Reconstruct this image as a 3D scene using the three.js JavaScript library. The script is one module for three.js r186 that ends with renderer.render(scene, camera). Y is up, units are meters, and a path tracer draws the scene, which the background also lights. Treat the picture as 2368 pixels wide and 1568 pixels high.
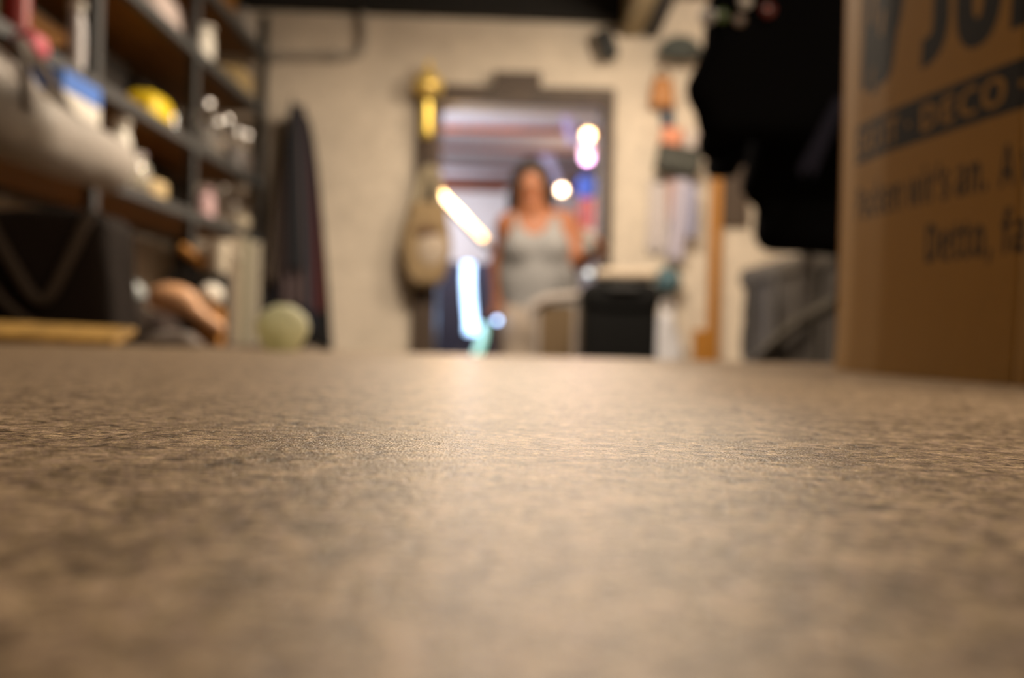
import * as THREE from 'three';
import { RoundedBoxGeometry } from 'three/addons/geometries/RoundedBoxGeometry.js';
import { mergeGeometries } from 'three/addons/utils/BufferGeometryUtils.js';
import { RectAreaLightUniformsLib } from 'three/addons/lights/RectAreaLightUniformsLib.js';

// ---------------------------------------------------------------- camera, light, exposure
RectAreaLightUniformsLib.init();
const scene = new THREE.Scene();
scene.background = new THREE.Color(0x000000);
const FPX = 2400;                                                   // focal length in pixels of the 2368 x 1568 frame
const camera = new THREE.PerspectiveCamera(2 * Math.atan(784 / FPX) * 180 / Math.PI, 2368 / 1568, 0.01, 60);
camera.position.set(0, 0.80, 0);                                    // lens axis 4 cm above the table top
camera.rotation.set(-0.0032, 0, 0.0252);
camera.focus = 0.375;
camera.userData.fStop = camera.getFocalLength() / 6.6;              // aperture 6.6 mm wide
camera.updateMatrixWorld(true);
const renderer = new THREE.WebGLRenderer({ antialias: true });
renderer.toneMapping = THREE.LinearToneMapping;
renderer.toneMappingExposure = 0.74;
renderer.shadowMap.enabled = true;

const WARM = new THREE.Color().setRGB(1.0, 0.83, 0.64);
function areaLight(color, intensity, w, h, pos, look) {
  const l = new THREE.RectAreaLight(color, intensity, w, h);
  l.position.copy(pos); l.lookAt(look); scene.add(l); return l;
}
function pointLight(color, intensity, pos, r = 1) {
  const l = new THREE.PointLight(color, intensity, 0, 2);
  l.position.copy(pos); l.castShadow = true; l.shadow.radius = r; scene.add(l); return l;
}

// ---------------------------------------------------------------- helpers
const V = (x, y, z) => new THREE.Vector3(x, y, z);
const lin = (r, g, b) => new THREE.Color().setRGB(r, g, b);
let seed = 7;
const rnd = () => { seed = (seed * 1664525 + 1013904223) >>> 0; return seed / 4294967296; };
const rr = (a, b) => a + (b - a) * rnd();
const lerp = (a, b, t) => a + (b - a) * t;
const clamp = (x, a, b) => Math.max(a, Math.min(b, x));
const smooth = (a, b, x) => { const t = clamp((x - a) / (b - a), 0, 1); return t * t * (3 - 2 * t); };
function P(px, py, D) {                                             // the point seen at pixel (px, py) in the plane z = -D
  const d = V((px - 1184) / FPX, -(py - 784) / FPX, -1).applyEuler(camera.rotation);
  return d.multiplyScalar(-D / d.z).add(camera.position);
}
function proj(p) { const q = p.clone().sub(camera.position).applyQuaternion(camera.quaternion.clone().invert()); return [1184 - FPX * q.x / q.z, 784 + FPX * q.y / q.z]; }
const M = (D, n) => n * D / FPX;                                    // n pixels at distance D, in metres
function hash3(x, y, z) { let h = Math.imul(x, 374761393) ^ Math.imul(y, 668265263) ^ Math.imul(z, 2147483647 - 61); h = Math.imul(h ^ (h >>> 13), 1274126177); return ((h ^ (h >>> 16)) >>> 0) / 4294967296; }
function noise3(x, y, z) {
  const i = Math.floor(x), j = Math.floor(y), k = Math.floor(z), s = t => t * t * (3 - 2 * t), u = s(x - i), v = s(y - j), w = s(z - k);
  const L = (a, b, t) => a + (b - a) * t;
  return L(L(L(hash3(i, j, k), hash3(i + 1, j, k), u), L(hash3(i, j + 1, k), hash3(i + 1, j + 1, k), u), v),
    L(L(hash3(i, j, k + 1), hash3(i + 1, j, k + 1), u), L(hash3(i, j + 1, k + 1), hash3(i + 1, j + 1, k + 1), u), v), w) * 2 - 1;
}
const fbm3 = (x, y, z) => noise3(x, y, z) * .55 + noise3(x * 2.1 + 5, y * 2.1, z * 2.1) * .3 + noise3(x * 4.3, y * 4.3 + 9, z * 4.3) * .15;
function tileNoise(n, cells, sd, cy = cells) {                      // tileable value noise as a Float32Array n x n in 0..1
  const lat = new Float32Array(cells * cy); for (let i = 0; i < lat.length; i++) lat[i] = hash3(i, sd, 17);
  const out = new Float32Array(n * n);
  for (let y = 0; y < n; y++) {
    const fy = y / n * cy, j = Math.floor(fy), v0 = fy - j, v = v0 * v0 * (3 - 2 * v0), j1 = (j + 1) % cy;
    for (let x = 0; x < n; x++) {
      const fx = x / n * cells, i = Math.floor(fx), u0 = fx - i, u = u0 * u0 * (3 - 2 * u0), i1 = (i + 1) % cells;
      const a = lat[j * cells + i], b = lat[j * cells + i1], c = lat[j1 * cells + i], d = lat[j1 * cells + i1];
      out[y * n + x] = a + (b - a) * u + (c + (d - c) * u - a - (b - a) * u) * v;
    }
  }
  return out;
}
function tex(n, fn, srgb, repeat = 1) {
  const d = new Uint8Array(n * n * 4), c = [0, 0, 0];
  for (let i = 0; i < n * n; i++) { fn(i, c); d[4 * i] = clamp(c[0], 0, 255); d[4 * i + 1] = clamp(c[1], 0, 255); d[4 * i + 2] = clamp(c[2], 0, 255); d[4 * i + 3] = 255; }
  const t = new THREE.DataTexture(d, n, n); t.wrapS = t.wrapT = THREE.RepeatWrapping; t.magFilter = THREE.LinearFilter; t.minFilter = THREE.LinearMipmapLinearFilter; t.generateMipmaps = true;
  if (srgb) t.colorSpace = THREE.SRGBColorSpace; t.repeat.set(repeat, repeat); t.needsUpdate = true; return t;
}
function uvMetres(g) {                                              // box-projected uv in metres
  const p = g.attributes.position, n = g.attributes.normal, uv = new Float32Array(p.count * 2);
  for (let i = 0; i < p.count; i++) {
    const ax = Math.abs(n.getX(i)), ay = Math.abs(n.getY(i)), az = Math.abs(n.getZ(i));
    const [u, v] = ay >= ax && ay >= az ? [p.getX(i), p.getZ(i)] : ax >= az ? [p.getZ(i), p.getY(i)] : [p.getX(i), p.getY(i)];
    uv[2 * i] = u; uv[2 * i + 1] = v;
  }
  g.setAttribute('uv', new THREE.BufferAttribute(uv, 2)); return g;
}
const names = {};
function numbered(n) { names[n] = (names[n] ?? -1) + 1; return names[n] ? n + '_' + String(names[n]).padStart(3, '0') : n; }
function shade(o) { o.castShadow = o.receiveShadow = true; return o; }
function thing(name, label, category, pos = V(0, 0, 0), group) {
  const o = new THREE.Group(); o.name = numbered(name); o.position.copy(pos); scene.add(o);
  o.userData = { label, category }; if (group) o.userData.group = group; return o;
}
function part(name, geo, mat, parent, pos, label) {
  const o = shade(new THREE.Mesh(geo, mat)); o.name = name; if (pos) o.position.copy(pos); parent.add(o);
  if (label) o.userData.label = label; return o;
}
function single(name, geo, mat, pos, label, category, group) {
  const o = shade(new THREE.Mesh(geo, mat)); o.name = numbered(name); o.position.copy(pos); scene.add(o);
  o.userData = { label, category }; if (group) o.userData.group = group; return o;
}
function struct(name, geo, mat, pos, label) {
  const o = shade(new THREE.Mesh(geo, mat)); o.name = name; if (pos) o.position.copy(pos); scene.add(o);
  o.userData = { kind: 'structure', label, category: name.split('_')[0] }; return o;
}
const box = (w, h, d, r = 0.004) => new RoundedBoxGeometry(w, h, d, 2, Math.min(r, w / 2.01, h / 2.01, d / 2.01));
const boxAt = (w, h, d, x, y, z, r) => box(w, h, d, r).translate(x, y, z);
const cyl = (r0, r1, h, n = 24) => new THREE.CylinderGeometry(r0, r1, h, n);
const lathe = (pts, n = 36) => new THREE.LatheGeometry(pts.map(p => new THREE.Vector2(p[0], p[1])), n);
function tube(pts, r, seg = 40, n = 10) { return new THREE.TubeGeometry(new THREE.CatmullRomCurve3(pts), seg, r, n, false); }
function bar(a, b, r, r2 = r, n = 14) {
  const d = b.clone().sub(a), g = cyl(r2, r, d.length(), n);
  g.applyQuaternion(new THREE.Quaternion().setFromUnitVectors(V(0, 1, 0), d.clone().normalize())); g.translate((a.x + b.x) / 2, (a.y + b.y) / 2, (a.z + b.z) / 2); return g;
}
const join = list => mergeGeometries(list.map(g => { const q = g.index ? g.toNonIndexed() : g; for (const k of Object.keys(q.attributes)) if (!['position', 'normal', 'uv'].includes(k)) q.deleteAttribute(k); return q; }));
function surfaceNet(f, mn, mx, cell) {                              // mesh of f = 0 (f < 0 inside) by surface nets
  const nx = Math.ceil((mx.x - mn.x) / cell) + 1, ny = Math.ceil((mx.y - mn.y) / cell) + 1, nz = Math.ceil((mx.z - mn.z) / cell) + 1;
  const F = new Float32Array(nx * ny * nz), id = (i, j, k) => (k * ny + j) * nx + i;
  for (let k = 0; k < nz; k++) for (let j = 0; j < ny; j++) for (let i = 0; i < nx; i++) F[id(i, j, k)] = f(mn.x + i * cell, mn.y + j * cell, mn.z + k * cell);
  const vi = new Int32Array(nx * ny * nz).fill(-1), pos = [], idx = [];
  for (let k = 0; k < nz - 1; k++) for (let j = 0; j < ny - 1; j++) for (let i = 0; i < nx - 1; i++) {
    let sx = 0, sy = 0, sz = 0, n = 0; const c = q => F[id(i + (q & 1), j + (q >> 1 & 1), k + (q >> 2))];
    for (let q = 0; q < 8; q++) for (let b = 1; b < 8; b <<= 1) if (!(q & b)) {
      const a = c(q), e = c(q | b); if (a < 0 === e < 0) continue;
      const t = a / (a - e); sx += (q & 1) + (b === 1 ? t : 0); sy += (q >> 1 & 1) + (b === 2 ? t : 0); sz += (q >> 2) + (b === 4 ? t : 0); n++;
    }
    if (n) { vi[id(i, j, k)] = pos.length / 3; pos.push(mn.x + (i + sx / n) * cell, mn.y + (j + sy / n) * cell, mn.z + (k + sz / n) * cell); }
  }
  const quad = (a, b, c, d, flip) => flip ? idx.push(a, c, b, a, d, c) : idx.push(a, b, c, a, c, d);
  for (let k = 1; k < nz - 1; k++) for (let j = 1; j < ny - 1; j++) for (let i = 1; i < nx - 1; i++) {
    const o = F[id(i, j, k)] < 0;
    if (o !== F[id(i + 1, j, k)] < 0) quad(vi[id(i, j - 1, k - 1)], vi[id(i, j, k - 1)], vi[id(i, j, k)], vi[id(i, j - 1, k)], !o);
    if (o !== F[id(i, j + 1, k)] < 0) quad(vi[id(i - 1, j, k - 1)], vi[id(i - 1, j, k)], vi[id(i, j, k)], vi[id(i, j, k - 1)], !o);
    if (o !== F[id(i, j, k + 1)] < 0) quad(vi[id(i - 1, j - 1, k)], vi[id(i, j - 1, k)], vi[id(i, j, k)], vi[id(i - 1, j, k)], !o);
  }
  const g = new THREE.BufferGeometry(); g.setAttribute('position', new THREE.Float32BufferAttribute(pos, 3)); g.setIndex(idx); g.computeVertexNormals();
  return uvMetres(g);
}
const smin = (a, b, k) => { const h = clamp(.5 + .5 * (b - a) / k, 0, 1); return b + (a - b) * h - k * h * (1 - h); };
function capsule(x, y, z, a, b, ra, rb, sx = 1, sz = 1) {           // tapered capsule distance
  const bx = b.x - a.x, by = b.y - a.y, bz = b.z - a.z, px = x - a.x, py = y - a.y, pz = z - a.z;
  const t = clamp((px * bx + py * by + pz * bz) / (bx * bx + by * by + bz * bz + 1e-9), 0, 1);
  const dx = (px - bx * t) / sx, dy = py - by * t, dz = (pz - bz * t) / sz; return Math.sqrt(dx * dx + dy * dy + dz * dz) - lerp(ra, rb, t);
}
const ellip = (x, y, z, c, rx, ry, rz) => { const k = Math.hypot((x - c.x) / rx, (y - c.y) / ry, (z - c.z) / rz); return (k - 1) * Math.min(rx, ry, rz); };
const rbox = (x, y, z, c, hx, hy, hz, r) => { const a = Math.abs(x - c.x) - hx + r, b = Math.abs(y - c.y) - hy + r, d = Math.abs(z - c.z) - hz + r; return Math.hypot(Math.max(a, 0), Math.max(b, 0), Math.max(d, 0)) + Math.min(Math.max(a, b, d), 0) - r; };
function sack(w, h, d, lump, freq, sd, taper = 0.25, cell = 0.012) {    // slumped soft bag, base at y = 0
  return surfaceNet((x, y, z) => {
    const t = clamp(y / h, 0, 1), s = 1 + taper * (0.35 - t);
    return Math.max(rbox(x / s, y, z / s, V(0, h / 2, 0), w / 2, h / 2, d / 2, Math.min(w, h, d) * .38) - lump * fbm3(x * freq + sd, y * freq * .7, z * freq), .002 - y);
  }, V(-w * .8, -.03, -d * .8), V(w * .8, h * 1.25, d * .8), cell);
}
function drape(halfTop, halfBot, h, folds, amp, ph, lean = 0, curve = 1, thick = 0.006) {   // hanging cloth, top at the origin, hanging down
  const nu = 36, nv = 24, front = [], back = [], idx = [];
  for (let j = 0; j <= nv; j++) for (let i = 0; i <= nu; i++) {
    const u = i / nu * 2 - 1, v = j / nv, w = lerp(halfTop, halfBot, Math.pow(v, curve));
    const x = u * w + lean * v, y = -h * v + .012 * Math.sin(u * 5 + ph) * v, z = amp * (.25 + .75 * v) * Math.sin(u * folds * Math.PI + ph + v * .8);
    front.push(x, y, z + thick / 2); back.push(x, y, z - thick / 2);
  }
  const N = (nu + 1) * (nv + 1), at = (i, j) => j * (nu + 1) + i;
  for (let j = 0; j < nv; j++) for (let i = 0; i < nu; i++) {
    const a = at(i, j), b = at(i + 1, j), c = at(i + 1, j + 1), d = at(i, j + 1);
    idx.push(a, d, c, a, c, b, N + a, N + c, N + d, N + a, N + b, N + c);
  }
  const edge = (a, b) => idx.push(a, N + a, N + b, a, N + b, b);
  for (let i = 0; i < nu; i++) { edge(at(i + 1, 0), at(i, 0)); edge(at(i, nv), at(i + 1, nv)); }
  for (let j = 0; j < nv; j++) { edge(at(0, j), at(0, j + 1)); edge(at(nu, j + 1), at(nu, j)); }
  const g = new THREE.BufferGeometry(); g.setAttribute('position', new THREE.Float32BufferAttribute([...front, ...back], 3)); g.setIndex(idx); g.computeVertexNormals(); return uvMetres(g);
}
const std = (c, roughness = .7, o = {}) => new THREE.MeshStandardMaterial({ color: c, roughness, ...o });

// ---------------------------------------------------------------- procedural materials
const N = 2048;
const t1 = tileNoise(N, 64, 1), t2 = tileNoise(N, 160, 2), t3 = tileNoise(N, 420, 3), t4 = tileNoise(N, 1024, 4), t5 = tileNoise(N, 24, 5), t6 = tileNoise(N, 95, 6, 110), t7 = tileNoise(N, 300, 8);
const TILE = 0.42;
const tableMap = tex(N, (i, c) => {
  let v = .61 + .30 * (t1[i] - .5) + .28 * (t2[i] - .5) + .30 * (t3[i] - .5) + .28 * (t4[i] - .5) + .11 * (t5[i] - .5);
  const spot = smooth(.74, .88, t6[i]), pale = smooth(.72, .92, t2[i] * .5 + t7[i] * .5);
  v = v * (1 - .48 * spot) + .20 * pale;
  const y = (t5[(i * 7 + 99) % (N * N)] - .5) * 10, w = (t7[i] - .5) * 14;
  c[0] = 30 + v * 210; c[1] = 19 + v * 192 + w * .3; c[2] = 5 + v * 172 + y - w;
}, true, 1 / TILE);
const tableBump = tex(N, (i, c) => { c[0] = c[1] = c[2] = 255 * clamp(.5 + .35 * (t3[i] - .5) + .5 * (t4[i] - .5) + .25 * (t2[i] - .5) - .3 * smooth(.74, .88, t6[i]), 0, 1); }, false, 1 / TILE);
const tableMat = new THREE.MeshPhysicalMaterial({ color: 0xffffff, roughness: .42, specularIntensity: .6, map: tableMap, bumpMap: tableBump, bumpScale: .0004 });
const n5 = 512, p1 = tileNoise(n5, 10, 31), p2 = tileNoise(n5, 34, 32), p3 = tileNoise(n5, 120, 33), p4 = tileNoise(n5, 4, 34);
const plasterMap = tex(n5, (i, c) => { const v = .92 + .07 * (p1[i] - .5) + .06 * (p2[i] - .5) + .05 * (p4[i] - .5) - .10 * smooth(.78, .9, p2[i] * .4 + p1[i] * .6); c[0] = 226 * v; c[1] = 213 * v; c[2] = 195 * v; }, true, .8);
const plasterBump = tex(n5, (i, c) => { c[0] = c[1] = c[2] = 255 * (.45 * p1[i] + .35 * p2[i] + .2 * p3[i]); }, false, .8);
const plaster = std(0xffffff, .9, { map: plasterMap, bumpMap: plasterBump, bumpScale: .006 });
const g1 = tileNoise(n5, 60, 41, 4), g2 = tileNoise(n5, 170, 42, 9), g3 = tileNoise(n5, 9, 43, 3);
const grain = (r, g, b, k = .5, rough = .6, rep = 1.4) => std(0xffffff, rough, { map: tex(n5, (i, c) => { const v = 1 + k * (.5 * (g1[i] - .5) + .35 * (g2[i] - .5) + .35 * (g3[i] - .5)); c[0] = r * v; c[1] = g * v; c[2] = b * v; }, true, rep) });
const fuzz = tex(n5, (i, c) => { const v = .88 + .10 * (p3[i] - .5) + .05 * (p2[i] - .5); c[0] = c[1] = c[2] = 255 * v; }, true, 5);
const fuzzBump = tex(n5, (i, c) => { c[0] = c[1] = c[2] = 255 * (.6 * p3[i] + .4 * p2[i]); }, false, 5);
const cloth = (c, o = {}) => std(c, .95, { map: fuzz, bumpMap: fuzzBump, bumpScale: .0007, ...o });
const k1 = tileNoise(n5, 200, 51, 12), k2 = tileNoise(n5, 14, 52);
const kraft = v0 => (i, c) => { const v = v0 * (1 + .12 * (k1[i] - .5) + .1 * (k2[i] - .5) + .1 * (p3[i] - .5)); c[0] = 170 * v; c[1] = 124 * v; c[2] = 60 * v; };
const kraftMat = std(0xffffff, .8, { map: tex(n5, kraft(1), true, 2) });
const steel = std(lin(.075, .078, .080), .55, { metalness: .3 });
const boardMat = grain(122, 82, 24, .5, .7, 2);
const darkWood = grain(66, 52, 40, .6, .6, 1.5);
const amberWood = grain(160, 108, 38, .5, .5, 1.6);
const paleWood = grain(196, 156, 84, .5, .6, 1.6);
const glass = new THREE.MeshPhysicalMaterial({ color: 0xffffff, roughness: .06, transmission: 1, thickness: 0, ior: 1.45 });
const brass = std(lin(.80, .58, .16), .3, { metalness: .45 });
const white = std(lin(.82, .79, .71), .5);
const chrome = std(lin(.6, .6, .6), .25, { metalness: 1 });
const glow = (r, g, b, base = lin(.8, .8, .8)) => std(base, .5, { emissive: lin(r, g, b), emissiveIntensity: 1 });

// ---------------------------------------------------------------- room shell
const DW = 5.25;                                                    // front face of the plastered wall with the doorway
const XL = -1.78, XR = 1.28, CEIL = 2.52;
const oL = P(1006, 500, DW).x, oR = P(1390, 500, DW).x, oT = P(1200, 246, DW).y;
const ws = new THREE.Shape([[XL - .15, 0], [oL, 0], [oL, oT], [oR, oT], [oR, 0], [XR + .15, 0], [XR + .15, CEIL + .1], [XL - .15, CEIL + .1]].map(p => new THREE.Vector2(...p)));
struct('wall_back', uvMetres(new THREE.ExtrudeGeometry(ws, { depth: .2, bevelEnabled: false })), plaster, V(0, 0, -DW - .2), 'rough white plastered wall with a doorway');
struct('wall_left', uvMetres(new THREE.BoxGeometry(.15, CEIL, 9.6)), plaster, V(XL - .075, CEIL / 2, -DW + 4.8), 'plastered wall behind the steel shelving');
struct('wall_right', uvMetres(new THREE.BoxGeometry(.15, CEIL, 9.6)), plaster, V(XR + .075, CEIL / 2, -DW + 4.8), 'plastered wall behind the black coats');
struct('wall_front', uvMetres(new THREE.BoxGeometry(XR - XL, CEIL, .15)), plaster, V((XL + XR) / 2, CEIL / 2, 4.43), 'plastered wall at the near end of the room');
struct('floor', uvMetres(new THREE.BoxGeometry(4, .1, 15.6)), grain(96, 84, 70, .3, .8, 1), V(-.2, -.05, -3.2), 'worn grey brown concrete floor');
const ceil = struct('ceiling', uvMetres(new THREE.BoxGeometry(XR - XL, .1, 9.6)), std(lin(.16, .12, .09), .9), V((XL + XR) / 2, CEIL + .05, -DW + 4.8), 'dark boarded ceiling');
{ // dark soffit beam along the top of the plastered wall, and the joists and pipe that run to it
  const a = P(590, 12, DW - .06), b = P(1440, 50, DW - .06);
  const s = new THREE.Shape([[XL, a.y], [b.x, b.y], [b.x, CEIL], [XL, CEIL]].map(p => new THREE.Vector2(...p)));
  struct('trim_1', uvMetres(new THREE.ExtrudeGeometry(s, { depth: .1, bevelEnabled: false })), std(lin(.008, .007, .006), .95), V(0, 0, -DW + .002), 'black soffit board above the plastered wall');
  const duct = P(1516, 88, DW - .2), X = duct.x;
  single('black_ceiling_pipe', new THREE.CylinderGeometry(.05, .05, 4.6, 20).rotateX(Math.PI / 2), std(lin(.012, .012, .013), .6), V(X, duct.y + .10, -DW + 2.32), 'black round pipe running under the ceiling towards the wall', 'pipe');
  const bm = P(1468, 70, DW - .2);
  single('pale_ceiling_joist', box(.10, .16, 4.6), grain(150, 136, 104, .3, .8, 1), V(bm.x, bm.y + .10, -DW + 2.32), 'pale painted joist beside the black ceiling pipe', 'joist');
}

// ---------------------------------------------------------------- ceiling lamps of the room (above the frame)
function ceilingLamp(label, x, y, z, nits) {
  const t = thing('ceiling_lamp', label, 'lamp', V(x, y, z), 'ceiling lamps of the room');
  part('housing', box(.66, .06, .36, .01), white, t, V(0, .035, 0)); part('diffuser', box(.62, .012, .32, .004), glow(5, 4, 2.8), t);
  part('stem', cyl(.012, .012, CEIL - y - .06), steel, t, V(0, (CEIL - y + .06) / 2, 0));
  areaLight(WARM, nits, .60, .30, V(x, y - .012, z), V(x, 0, z + .001));
}
ceilingLamp('shallow white ceiling lamp over the far end of the table', .0, 2.34, -3.6, 150);
{  // added bulb above the frame, brightens the upper right of the plastered wall
  const p = V(.72, 2.22, -3.85), t = thing('added_bulb', 'added unseen warm bulb near the clothes rail brightening the upper plastered wall', 'lamp', p);
  part('bulb', new THREE.SphereGeometry(.05, 20, 14), glow(5, 4, 2.8), t); part('socket', cyl(.02, .024, .06), steel, t, V(0, .075, 0)); part('cord', bar(V(0, .1, 0), V(0, CEIL - p.y, 0), .004), steel, t);
  pointLight(WARM, 5.5, V(p.x, p.y - .01, p.z), 4);
}
ceilingLamp('shallow white ceiling lamp above the cardboard box', .72, 2.34, -1.0, 62);

// ---------------------------------------------------------------- the room beyond the doorway
const DF = 10.6, BC = 2.3;
struct('wall_far', uvMetres(new THREE.BoxGeometry(2.6, BC + .1, .15)), std(lin(.72, .70, .72), .9), V(0, BC / 2, -DF - .075), 'white wall of the room beyond the doorway');
const farSide = grain(128, 104, 84, .35, .8, 1);  // brown keeps these walls from turning bright, darkness put into the colour
struct('wall_far_left', uvMetres(new THREE.BoxGeometry(.15, BC + .1, 5.4)), farSide, V(-1.125, BC / 2, -8.1), 'left wall of the room beyond the doorway, brown tone keeping it dark');
struct('wall_far_right', uvMetres(new THREE.BoxGeometry(.15, BC + .1, 5.4)), farSide, V(.895, BC / 2, -8.1), 'right wall of the room beyond the doorway, brown tone keeping it dark');
{
  const c = struct('ceiling_far', new THREE.BoxGeometry(2.2, .06, 5.3), std(lin(.1, .09, .09), .9), V(-.1, BC + .06, -8.05), 'grey boarded ceiling of the room beyond the doorway');
  const pm = [lin(.46, .46, .52), lin(.40, .40, .46), lin(.34, .34, .39)].map(k => std(k, .8)), pg = box(2.0, .022, .30, .004);
  for (let i = 0; i < 16; i++) part('plank', pg, pm[i % 3], c, V(0, -.042, 2.45 - i * .32));
  const bmM = grain(120, 62, 34, .4, .7, 1.5);
  const beams = [[293, 7.5, .05, .07], [338, 8.35, .03, .05], [384, 9.2, .035, .05], [424, 9.95, .13, .10]];
  for (const [y, D, h, w] of beams) part('beam', box(2.0, h, w, .006), bmM, c, V(0, -.055 - h / 2, -D + 8.05));
}
{
  const t = new THREE.Group(); t.name = 'door_1'; scene.add(t); t.userData = { kind: 'structure', label: 'dark wooden door casing with a raised block on its header', category: 'door' };
  const z = -DW + .03, y0 = P(1200, 206, DW).y, xl = P(962, 500, DW).x, xr = P(1412, 500, DW).x;
  part('jamb', box(oL - xl, oT, .06), darkWood, t, V((oL + xl) / 2, oT / 2, z));
  part('jamb', box(xr - oR, oT, .06), darkWood, t, V((oR + xr) / 2, oT / 2, z));
  part('header', box(xr - xl, y0 - oT, .07), darkWood, t, V((xl + xr) / 2, (oT + y0) / 2, z + .005));
  const bl = P(1142, 176, DW), br = P(1250, 210, DW);
  part('crown_block', box(br.x - bl.x, bl.y - y0 + .01, .08), darkWood, t, V((bl.x + br.x) / 2, (bl.y + y0) / 2 + .002, z + .01));
  part('reveal', box(.012, oT, .2, .002), darkWood, t, V(oL + .006, oT / 2, -DW - .1)); part('reveal', box(.012, oT, .2, .002), darkWood, t, V(oR - .006, oT / 2, -DW - .1));
}
{ // conduit on the plastered wall
  const a = P(575, 130, DW - .03), b = P(838, 130, DW - .03), c = P(838, 10, DW - .03), m = std(lin(.34, .305, .26), .6), r = .021;
  const t = thing('wall_conduit', 'grey painted conduit bent at a right angle on the plastered wall', 'conduit', V(0, 0, -DW + r));
  part('pipe', tube([V(a.x, a.y, 0), V(lerp(a.x, b.x, .5), lerp(a.y, b.y, .5), 0), V(b.x - .07, b.y, 0), V(b.x - .015, b.y + .02, 0), V(b.x, b.y + .08, 0), V(c.x, c.y, 0)], r, 60, 12), m, t);
  for (const f of [.25, .75]) part('clip', box(.03, .056, .05, .004), m, t, V(lerp(a.x, b.x, f), lerp(a.y, b.y, f), 0));
}

// ---------------------------------------------------------------- table
const TY = 0.76, TABLE_YAW = 0.085;
{
  const t = thing('work_table', 'large table with a speckled brown grey top', 'table', V(0, 0, -.80)); t.rotation.y = -TABLE_YAW;
  const len = 2.56, w = 2.16;
  const g = new RoundedBoxGeometry(w, .035, len, 3, .006); uvMetres(g);
  part('table_top', g, tableMat, t, V(0, TY - .0175, 0));
  part('apron', box(w - .2, .09, .03), darkWood, t, V(0, TY - .08, -len / 2 + .12)); part('apron', box(w - .2, .09, .03), darkWood, t, V(0, TY - .08, len / 2 - .12));
  for (const sx of [-1, 1]) for (const sz of [-1, 1]) part('leg', box(.07, TY - .035, .07), darkWood, t, V(sx * (w / 2 - .1), (TY - .035) / 2, sz * (len / 2 - .1)));
}

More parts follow.
